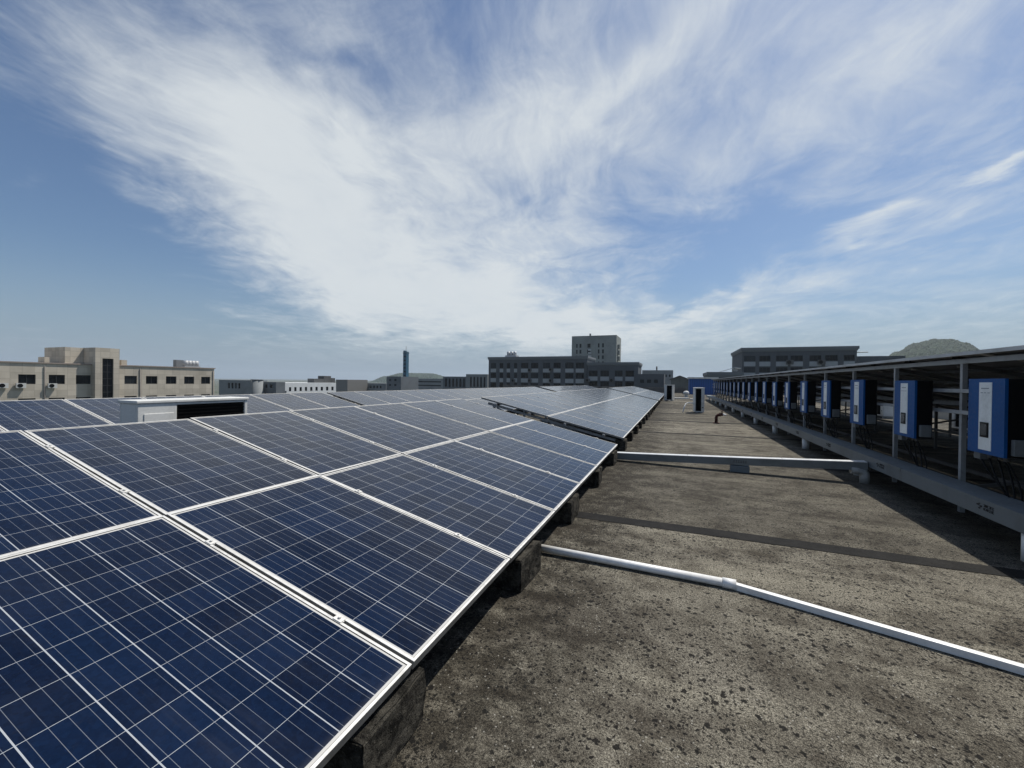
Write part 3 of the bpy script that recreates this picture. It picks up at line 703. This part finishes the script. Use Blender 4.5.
def place(x, y, z, label, group):
    if first[0]: o = pan; first[0] = False
    else: o = copy_tree(pan)
    o.location = (x, y, z); o.rotation_euler = (TILT+R(rnd.uniform(-.14, .14)), R(rnd.uniform(-.09, .09)), R(90+rnd.uniform(-.05, .05)))
    tag(o, label, 'solar panel', group)
    return o
def panel_block(x0, zlow, ys, n, where, group, tiers=(0, 1), flip=('lower', 'upper', 'top')):
    """x0, zlow: the top lip of the lower edge; panels climb towards -X"""
    for k in range(n):
        for tr in tiers:
            y = ys + PITCH*(k+.5); jit = rnd.uniform(-.0015, .0015); g_ = SLOPE_PITCH*tr
            x = x0 - g_*CT - PT*ST; z = zlow + g_*ST - PT*CT
            place(x, y, z+jit, '%s solar panel from the near end, %s tier, %s' % (nth(k+1), flip[tr], where), group)
AX, AZ = -.925, H-1.095
BX = -5.84
Y0 = 1.317-2*PITCH; YE = 1.317+6*PITCH
G = 'blue solar panels in the sloping rows'
panel_block(AX, AZ, Y0, 8, 'nearest block left of the aisle', G)
panel_block(AX, AZ, 8.31, 18, 'long second block left of the aisle', G)
panel_block(AX, AZ, 8.31+18*PITCH+.9, 17, 'farthest block left of the aisle', G)
panel_block(BX, AZ, YE-8*PITCH, 9, 'back row behind the air conditioner', G)
panel_block(BX, AZ, 8.60, 18, 'second block of the back row', G)
panel_block(BX, AZ, 8.60+18*PITCH+.9, 17, 'farthest block of the back row', G)
CX, CZ = 2.78, 1.724                                      # high lip of the canopy roof
GC = 'solar panels roofing the inverter canopy'
panel_block(CX+3*SLOPE_PITCH*CT, CZ-3*SLOPE_PITCH*ST, .4, 36, 'roof of the inverter canopy', GC, (0, 1, 2), ('lowest', 'middle', 'highest'))

# racks below the panels
def rack(x0, zlow, ys, n, label):
    o = empty('mounting_rack', (x0, ys, 0), (0, 0, 0), label, 'rack', 'steel racks below the solar panels')
    LEN = n*PITCH
    for s_ in (.40, 1.22, 2.02, 2.84):
        mb = MB(); x, z = -s_*CT, zlow + s_*ST - PT - .03
        mb.bar((x, -.06, z), (x, LEN+.06, z), .04, .045); mb.build('rail', M['galv'], o)
    k = max(2, round(LEN/2.02))
    for i in range(k+1):
        y = .12+(LEN-.24)*i/k
        mb = MB(); mb.bar((-.12*CT, y, zlow+.12*ST-PT-.08), (-3.1*CT, y, zlow+3.1*ST-PT-.08), .045, .05)
        rf = mb.build('rafter', M['galv'], o)
        for s_ in (.16, 1.55, 2.95):
            zt = zlow+s_*ST-PT-.10
            mb = MB(); zb = .0 if s_ > .5 else .10
            mb.bar((-s_*CT, y, zb), (-s_*CT, y, zt), .05, .05)
            if s_ > .5: mb.box(-s_*CT-.1, -s_*CT+.1, y-.1, y+.1, 0.001, .14)
            mb.build('leg', M['galv'], rf)
    mb = MB()
    for i in (0, k):
        y = .12+(LEN-.24)*i/k
        mb.bar((-.3*CT, y+.03, .12), (-1.55*CT, y+.03, zlow+1.5*ST-.15), .03, .03); mb.bar((-1.6*CT, y+.03, .16), (-2.9*CT, y+.03, zlow+2.85*ST-.15), .03, .03)
    mb.build('brace', M['galv'], o)
for x0, w in ((AX, 'row left of the aisle'), (BX, 'back row')):
    rack(x0, AZ, Y0 if x0 == AX else YE-8*PITCH, 8 if x0 == AX else 9, 'steel rack carrying the first panel block of the '+w)
    yb = 8.31 if x0 == AX else 8.60
    rack(x0, AZ, yb, 18, 'steel rack carrying the second panel block of the '+w)
    rack(x0, AZ, yb+18*PITCH+.9, 17, 'steel rack carrying the farthest panel block of the '+w)

# concrete ballast blocks under the lower edge
def rough_block(lx, ly, lz, seed):
    r_ = random.Random(seed); bm = bmesh.new(); bmesh.ops.create_cube(bm, size=1)
    bmesh.ops.scale(bm, vec=(lx, ly, lz), verts=bm.verts); bmesh.ops.translate(bm, vec=(0, 0, lz/2), verts=bm.verts)
    bmesh.ops.bevel(bm, geom=bm.edges[:], offset=.008, segments=2, affect='EDGES')
    bmesh.ops.subdivide_edges(bm, edges=bm.edges[:], cuts=5, use_grid_fill=True)
    for v in bm.verts:
        if v.co.z > .004: v.co += Vector((r_.uniform(-1, 1), r_.uniform(-1, 1), r_.uniform(-1, 1)))*.0032; v.co += v.co.normalized()*.008*math.sin(v.co.x*41+seed)*math.sin(v.co.y*37+1.3*seed)*math.sin(v.co.z*33+.7*seed)
    me = D.meshes.new('ballast_block'); bm.to_mesh(me); bm.free(); me.materials.append(M['block']); return me
bmesh_var = [rough_block(.20, .38, .205, i) for i in range(4)]
GB = 'concrete ballast blocks under the lower panel edge'
ylist = [-.40, 1.01, 2.44, 3.80, 5.28, 6.76] + [8.36+1.42*i for i in range(25)]
for i, y in enumerate(ylist):
    o = D.objects.new('ballast_block', bmesh_var[i % 4]); COL.objects.link(o)
    o.location = (AX-.075+rnd.uniform(-.012, .012), y+.19, 0); o.rotation_euler = (0, 0, R(rnd.uniform(-3, 3)))
    lab = ('%s rough dark concrete block from the camera under the panel edge beside the aisle' % nth(i)) if i else 'rough concrete block under the panel edge, at the very bottom of the view'
    tag(o, lab, 'concrete block', GB)

# ------------------------------------------------------------------ inverter canopy on the right
PX, PY0, PSP = 2.90, 5.90, 1.443
YC1 = .4+36*PITCH
cf = empty('canopy_frame', (0, 0, 0), (0, 0, 0), 'long grey steel canopy frame carrying solar panels over the row of blue inverters', 'canopy')
def cz(x): return CZ-(x-CX)*math.tan(TILT)-PT-.02
mb = MB(); mb.bar((PX, .3, cz(PX)-.008), (PX, YC1, cz(PX)-.008), .05, .052); mb.build('beam', M['galv'], cf)
mb = MB(); mb.bar((5.3, .3, cz(5.3)-.06), (5.3, YC1, cz(5.3)-.06), .06, .09); mb.build('beam', M['galv'], cf)
for x in (3.3, 3.85, 4.4, 5.5, 6.0, 7.0):
    mb = MB(); mb.bar((x, .3, cz(x)), (x, YC1, cz(x)), .04, .035); mb.build('purlin', M['steel_dark'], cf)
mb = MB(); mb.box(CX-.022, CX-.004, .3, YC1, CZ-.040, CZ-.004); mb.build('eave_trim', M['trim'], cf)
for i in range(-3, 22):
    y = PY0+PSP*i
    mb = MB(); mb.bar((PX, y, .003), (PX, y, cz(PX)-.035), .042, .042); mb.build('post', M['galv'], cf)
    mb = MB(); mb.bar((5.3, y, .003), (5.3, y, cz(5.3)-.105), .042, .042); mb.build('post', M['steel_dark'], cf)
    mb = MB(); mb.bar((2.93, y+.05, cz(2.93)-.042), (7.1, y+.05, cz(7.1)-.042), .035, .045); mb.build('rafter', M['steel_dark'], cf)
    mb = MB(); mb.bar((6.9, y, .003), (6.9, y, cz(6.9)-.066), .042, .042); mb.build('post', M['steel_dark'], cf)
    if i % 3 == 0:
        mb = MB(); mb.bar((PX+.02, y+.06, .25), (5.28, y+.06, .80), .03, .03); mb.build('brace', M['steel_dark'], cf)
for z in (1.315, 1.085):
    mb = MB(); mb.bar((PX-.034, .3, z), (PX-.034, YC1, z), .024, .04); mb.build('inverter_rail', M['galv'], cf)
for x, z in ((5.3, .42), (4.1, .12)):
    mb = MB(); mb.bar((x-.04, .3, z), (x-.04, YC1, z), .03, .05); mb.build('rear_rail', M['steel_dark'], cf)

# inverters hanging on the rails, faces to the aisle (-X)
IW, IH, ID = .475, .69, .17
inv = empty('solar_inverter')
mb = MB(); mb.box(.022, ID, -IW/2, IW/2, 0, IH)
for i in range(9):                                         # cooling fins at the back
    y = -IW/2+.05+i*(IW-.1)/8; mb.box(ID, ID+.015, y-.008, y+.008, .08, IH-.06)
mb.build('casing', M['black'], inv, .004)
mb = MB(); mb.box(0, .022, -IW/2-.004, -.085, -.004, IH+.004); mb.box(0, .022, .085, IW/2+.004, -.004, IH+.004); mb.box(0, .022, -.085, .085, IH-.03, IH+.004); mb.box(0, .022, -.085, .085, -.004, .03)
mb.build('front_cover', M['blue'], inv)
mb = MB(); mb.box(-.004, .02, -.0845, .0845, .0305, IH-.0305); wp = mb.build('white_stripe', M['invwhite'], inv, .003)
mb = MB(); mb.box(-.010, -.0045, -.055, .055, .15, .29); dp = mb.build('display', M['black'], inv, .002)
mb = MB(); mb.box(-.0125, -.0105, -.042, .042, .168, .275); mb.build('screen', M['screen'], dp)
mb = MB()
for i in range(3): mb.box(-.0065, -.0045, -.06+.045*i, -.035+.045*i, .56, .566)
mb.box(-.0065, -.0045, -.05, .05, .60, .608); mb.build('printed_mark', mat('print_grey', base=(.25, .27, .30)), wp)
mb = MB(); mb.box(.045, .145, -IW/2-.045, -IW/2-.001, .02, .16); mb.build('switch_box', M['switch'], inv, .004)
for i in range(3):
    mb = MB(); mb.tube([(.06+.02*(i % 2), -.16+.10*i, -.045), (.06+.02*(i % 2), -.16+.10*i, -.005)], .018, 10); mb.build('connector', M['steel_dark'], inv)
mb = MB(); mb.box(.03, .10, .12, .21, -.07, -.005); mb.build('gland_box', M['switch'], inv, .003)
rr = random.Random(4)
for i in range(5):
    y = -.16+.08*i; mb = MB(); pts = []
    for s_ in range(9):
        f = s_/8; pts.append((.07+.03*math.sin(f*3.0+i)+.05*f, y*(1-.55*f) - .16*f + .012*math.sin(f*4+i), -.045 - .34*f))
    mb.tube(pts, .0075, 7); mb.build('cable', M['cable'], inv)
KIDS[inv] = [o for o in D.objects if o.parent == inv]
for q in list(KIDS[inv]): KIDS[q] = [o for o in D.objects if o.parent == q]
for q in [w for v in list(KIDS.values()) for w in v]: KIDS.setdefault(q, [])
GI = 'blue and white inverters in a row under the canopy'
for i in range(-1, 20):
    o = inv if i == -1 else copy_tree(inv)
    o.location = (2.68, 5.14+PSP*i, .745+rr.uniform(-.012, .012)); o.rotation_euler = (0, 0, R(rr.uniform(-.8, .8)))
    tag(o, ('%s blue and white inverter from the right edge of the picture, under the canopy' % nth(i+1)) if i >= 0 else 'blue and white inverter just beyond the right picture edge', 'inverter', GI)

# ------------------------------------------------------------------ cable tray along the canopy
TX0, TX1, TZ0, TZ1 = 2.50, 2.775, .234, .383
tr = empty('cable_tray', (0, 0, 0), (0, 0, 0), 'long grey steel cable tray running under the inverters on white feet', 'cable tray')
mb = MB(); mb.box(TX0, TX1, .2, 38.5, TZ0, TZ1-.012); mb.build('channel', M['tray'], tr, .004)
y = .2; i = 0
while y < 38.4:
    L_ = 1.98 if i % 2 else 2.0
    mb = MB(); zo = rr.uniform(0, .002)
    mb.box(TX0-.004, TX1+.004, y+.004, min(y+L_-.006, 38.5), TZ1-.0115+zo, TZ1+zo); mb.box(TX0-.0045, TX0-.001, y+.004, min(y+L_-.006, 38.5), TZ1-.035, TZ1-.0115+zo); mb.build('tray_lid', M['tray'], tr)
    y += L_; i += 1
def stencil(parent, y, z, s=1.):
    """lightning mark and two lines of small characters, on the face towards the aisle"""
    x = TX0-.0015; mb = MB()
    def stroke(a, b, w=.006): mb.bar((x, y-a[0]*s, z+a[1]*s), (x, y-b[0]*s, z+b[1]*s), w*s, .003, up=(1, 0, 0))
    stroke((-.14, .012), (-.09, .030), .010); stroke((-.14, .012), (-.06, .008), .010); stroke((-.06, .008), (-.11, -.020), .010); stroke((-.11, -.02), (-.085, -.022), .008)
    r_ = random.Random(int(y*100))
    for row in (0.022, -.014):
        for k in range(4):
            cx = -.02+.038*k; w_, h_ = .013, .011
            stroke((cx-w_, row+h_), (cx+w_, row+h_), .005); stroke((cx, row+h_), (cx, row-h_), .005)
            stroke((cx-w_, row-h_*r_.choice((0, 1))), (cx+w_, row-h_), .005)
            if r_.random() < .6: stroke((cx-w_, row+h_), (cx-w_, row-h_), .005)
            if r_.random() < .5: stroke((cx+w_, row+h_), (cx+w_, row-h_), .005)
    mb.build('stencil', M['ink'], parent)
for k in range(12):
    y_ = 4.76 + 1.93*k
    stencil(tr, y_, .314, .85)
# white feet under the tray
foot = empty('pipe_support')
mb = MB(); mb.tube([(0, 0, .002), (0, 0, TZ0-.004)], .062, 20); mb.build('pipe_stub', M['pvc'], foot)
mb = MB(); mb.box(-.085, .085, -.085, .085, TZ0-.0035, TZ0-.0005); mb.build('top_plate', M['galv'], foot)
KIDS[foot] = [o for o in D.objects if o.parent == foot]
fy = [1.5, 4.43, 7.65, 10.35, 13.2, 16.1, 19., 21.9, 24.8, 27.7, 30.6, 33.5, 36.4]
for i, y in enumerate(fy):
    o = foot if i == 0 else copy_tree(foot)
    o.location = (2.60, y, 0)
    tag(o, ('%s white pipe foot from the camera under the long cable tray' % nth(i)) if i else 'white pipe foot of the cable tray beyond the right picture edge', 'foot', 'white pipe feet under the cable tray')

# ------------------------------------------------------------------ cross tray
ct = empty('cross_tray', (-.9, 7.22, 0), (0, 0, R(-3.2)), 'grey cable duct crossing the roof from the panels to the long tray', 'cable duct')
xa_, xb_ = -.25, 3.395; za, zb_ = .020, .190; hh = .115
mb = MB()
def slope_box(mb, x0, x1, z0a, z0b, h, y0, y1, xr0=xa_, xr1=xb_):
    def zz(x): return za+(zb_-za)*max(0., (x-xr0)/(xr1-xr0))**1.15
    n = 12
    for k in range(n):
        a, b_ = x0+(x1-x0)*k/n, x0+(x1-x0)*(k+1)/n; i = len(mb.v)
        for x in (a, b_):
            for yq, zq in ((y0, z0a), (y1, z0a), (y1, z0a+h), (y0, z0a+h)): mb.v.append((x, yq, zz(x)+zq))
        for q in ((0, 4, 5, 1), (1, 5, 6, 2), (2, 6, 7, 3), (3, 7, 4, 0)): mb.f.append(tuple(i+w for w in q)); mb.mi.append(0); mb.sm.append(False)
        if k == 0: mb.f.append((i, i+1, i+2, i+3)); mb.mi.append(0); mb.sm.append(False)
        if k == n-1: mb.f.append((i+7, i+6, i+5, i+4)); mb.mi.append(0); mb.sm.append(False)
slope_box(mb, xa_, xb_, 0, 0, hh-.01, 0, .12); mb.build('duct_body', M['crosstray'], ct)
for a, b_ in ((xa_, 1.1), (1.106, 2.4), (2.406, xb_-.01)):
    mb = MB(); slope_box(mb, a, b_, hh-.0095, 0, .010, -.004, .124); mb.build('duct_lid', M['lid'], ct)
mb = MB(); mb.box(1.72, 1.98, -.02, .14, .001, .098); mb.build('support_block', M['tray'], ct, .004)
mb = MB()
for k in range(6):
    x = 1.77+.032*k; z = .165
    mb.box(x-.010, x+.010, -.0035, -.0012, z+.010, z+.015); mb.box(x-.002, x+.002, -.0035, -.0012, z-.012, z+.010); mb.box(x-.010, x+.010, -.0035, -.0012, z-.017, z-.012)
mb.build('stencil', M['ink'], ct)
el_ = tag(MB().tube([(-.11, 0, .085), (-.03, 0, .085), (.02, 0, .074), (.045, 0, .045), (.05, 0, .01), (.05, 0, -.09)], .056, 18).build('pipe_elbow', M['pvc_old']), 'short white pipe elbow propping the right end of the crossing duct', 'pipe elbow')
el_.location = (2.42, 7.08, .092)

# white conduit on the roof in the foreground
cd = empty('conduit', (0, 0, 0), (0, 0, 0), 'thin white plastic conduit lying across the roof in the foreground', 'conduit')
mb = MB(); mb.tube([(-.98, 3.085, .040), (-.3, 3.075, .032), (.36, 3.05, .030)], .0275, 16); mb.build('wide_pipe', M['pvc'], cd)
mb = MB(); mb.tube([(.315, 3.052, .030), (.395, 3.048, .030)], .0325, 16); mb.build('coupling', M['pvc'], cd)
mb = MB(); mb.bar((.385, 3.048, .022), (2.7, 2.335, .022), .040, .040); mb.build('square_trunking', M['pvc'], cd, .003)
mb = MB(); mb.box(-1.06, -.965, 3.04, 3.13, .001, .085)
tag(mb.build('conduit_cap', M['black'], cd, .004))

# ------------------------------------------------------------------ air conditioners and small things on the roof
def outdoor_unit(name, w, d, h, stand, label, fans, panel_left, rot, loc, group=None, frame_only=False):
    """front is local -y, width along x"""
    o = empty(name, loc, (0, 0, rot), label, 'air conditioner', group)
    z0 = stand
    mb = MB(); t_ = .03; pa, pb = (-w/2+.03, -w/2+.30*w) if panel_left else (w/2-.30*w, w/2-.03)
    ga_, gb_ = (pb+.01, w/2-.035) if panel_left else (-w/2+.035, pa-.01)
    mb.box(-w/2, w/2, -d/2+.03, d/2, z0, z0+h-.03)
    mb.box(-w/2, ga_, -d/2, -d/2+.03, z0, z0+h-.03); mb.box(gb_, w/2, -d/2, -d/2+.03, z0, z0+h-.03)
    mb.box(ga_, gb_, -d/2, -d/2+.03, z0, z0+.05); mb.box(ga_, gb_, -d/2, -d/2+.03, z0+h-.055, z0+h-.03)
    mb.build('cabinet', M['white'], o, .006)
    mb = MB(); mb.box(-w/2-.012, w/2+.012, -d/2-.012, d/2+.012, z0+h-.0295, z0+h); mb.build('top_cover', M['white'], o, .006)
    gz0_, gz1_ = z0+.05, z0+h-.055; mb = MB(); mb.box(ga_+.002, gb_-.002, -d/2+.022, -d/2+.029, gz0_+.002, gz1_-.002)
    n = 26
    for k in range(n): z = gz0_+(gz1_-gz0_)*(k+.5)/n; mb.box(ga_+.002, gb_-.002, -d/2+.002, -d/2+.008, z-.004, z+.004)
    for k in range(fans):
        zc = gz0_+(gz1_-gz0_)*(k+.5)/fans; rr_ = min((gb_-ga_)/2, (gz1_-gz0_)/fans/2)*.92
        mb.tube([((ga_+gb_)/2, -d/2+.012, zc), ((ga_+gb_)/2, -d/2+.021, zc)], rr_, 28)
    mb.build('fan_grille', M['grille'], o)
    mb = MB(); mb.box(pa+.02, pb-.02, -d/2-.006, -d/2-.0005, z0+.1, z0+h-.13); sp_ = mb.build('service_panel', M['white'], o, .004)
    mb = MB(); mb.box((pa+pb)/2-.03, (pa+pb)/2+.03, -d/2-.009, -d/2-.0065, z0+.2, z0+.24); mb.build('handle', M['black'], sp_)
    if stand > .02:
        mb = MB()
        for x in (-w/2+.1, w/2-.1): mb.box(x-.03, x+.03, -d/2, d/2, .001, z0-.001)
        mb.build('stand', M['galv'], o)
    return o
outdoor_unit('air_conditioner', 1.07, .30, 1.0, .13, 'white outdoor air conditioner with a black grille between the two solar rows', 1, True, R(90), (-4.88, 2.80, 0))
outdoor_unit('air_conditioner', .40, .75, 1.13, .04, 'tall white air conditioner with a black grille standing alone on the aisle', 2, False, R(4), (1.04, 20.85, 0))
outdoor_unit('air_conditioner', .62, .45, 1.18, .05, 'far pale grey air conditioner beside the end of the solar row', 2, True, R(-20), (-.38, 33.4, 0))
# bent white pipe on the aisle
mb = MB(); mb.tube([(.36, 20.4, .01), (.44, 20.6, .30), (.50, 20.7, .41), (.62, 20.8, .45), (.80, 20.8, .43), (.93, 20.7, .40)], .025, 10)
tag(mb.build('bent_pipe', M['pvc']), 'bent white pipe rising from the roof beside the lone air conditioner', 'pipe')
# red pipe with valve
vp = empty('hydrant_pipe', (1.34, 15.6, 0), (0, 0, 0), 'short rusty red roof pipe with an elbow and valve on the aisle', 'pipe')
mb = MB(); mb.tube([(0, 0, 0.001), (0, 0, .20), (.02, 0, .25), (.06, 0, .285), (.11, 0, .30), (.20, -.02, .31)], .048, 16); mb.tube([(0, 0, 0.001), (0, 0, .025)], .11, 18); mb.tube([(.10, 0, .297), (.125, 0, .30)], .068, 18); mb.build('pipe', M['rust'], vp)
mb = MB(); mb.tube([(.17, -.015, .31), (.17, -.015, .42)], .018, 10); mb.tube([(.17, -.015, .42), (.17, -.015, .435)], .05, 16); mb.build('valve_wheel', M['rust'], vp)
mb = MB(); mb.tube([(.20, -.02, .31), (.30, -.03, .29)], .036, 14); mb.build('nozzle', M['pvc'], vp)
# clutter near the far end
mb = MB(); q = (1.05, 43.5)
prof = [(.02, .62), (.16, .60), (.25, .50), (.28, .38), (.22, .26), (.16, .20), (.16, .0)]
for (r0, z0_), (r1, z1_) in zip(prof, prof[1:]): mb.tube([(q[0], q[1], z1_), (q[0], q[1], z0_)], [r1, r0], 18, caps=False)
tag(mb.build('roof_ventilator', M['white']), 'small white domed roof ventilator near the far end of the aisle', 'ventilator')
for (x, y, w_, l_) , lab in zip(((-.05, 38.5, 1.2, .5), (1.2, 36.5, 1.0, .4)), ('white slab lying on the roof beside the far grey air conditioner', 'white slab lying behind the lone air conditioner')):
    mb = MB(); mb.box(x, x+w_, y, y+l_, .002, .09); tag(mb.build('white_slab', M['white'], None, .01), lab, 'slab', 'white slabs on the roof')
# things stored in the sun behind the canopy
for i, (x, y, w_, d_, h_) in enumerate(((8.2, 12.6, .9, .38, .85), (8.2, 16.5, .9, .38, .85), (8.3, 22., .9, .38, .85))):
    outdoor_unit('air_conditioner', w_, d_, h_, .08, 'white air conditioner %s behind the canopy posts' % ('nearest', 'second', 'farthest')[i], 1, bool(i % 2), R(-90), (x, y, 0))
mb = MB(); mb.box(10.4, 10.7, .3, 48, .003, .6); tag(mb.build('side_parapet', mat('side_parapet_m', grimy((.33, .32, .29), (.2, .19, .17), 1., .7, .9, fine=8.))), 'low pale parapet wall behind the inverter canopy', 'wall')
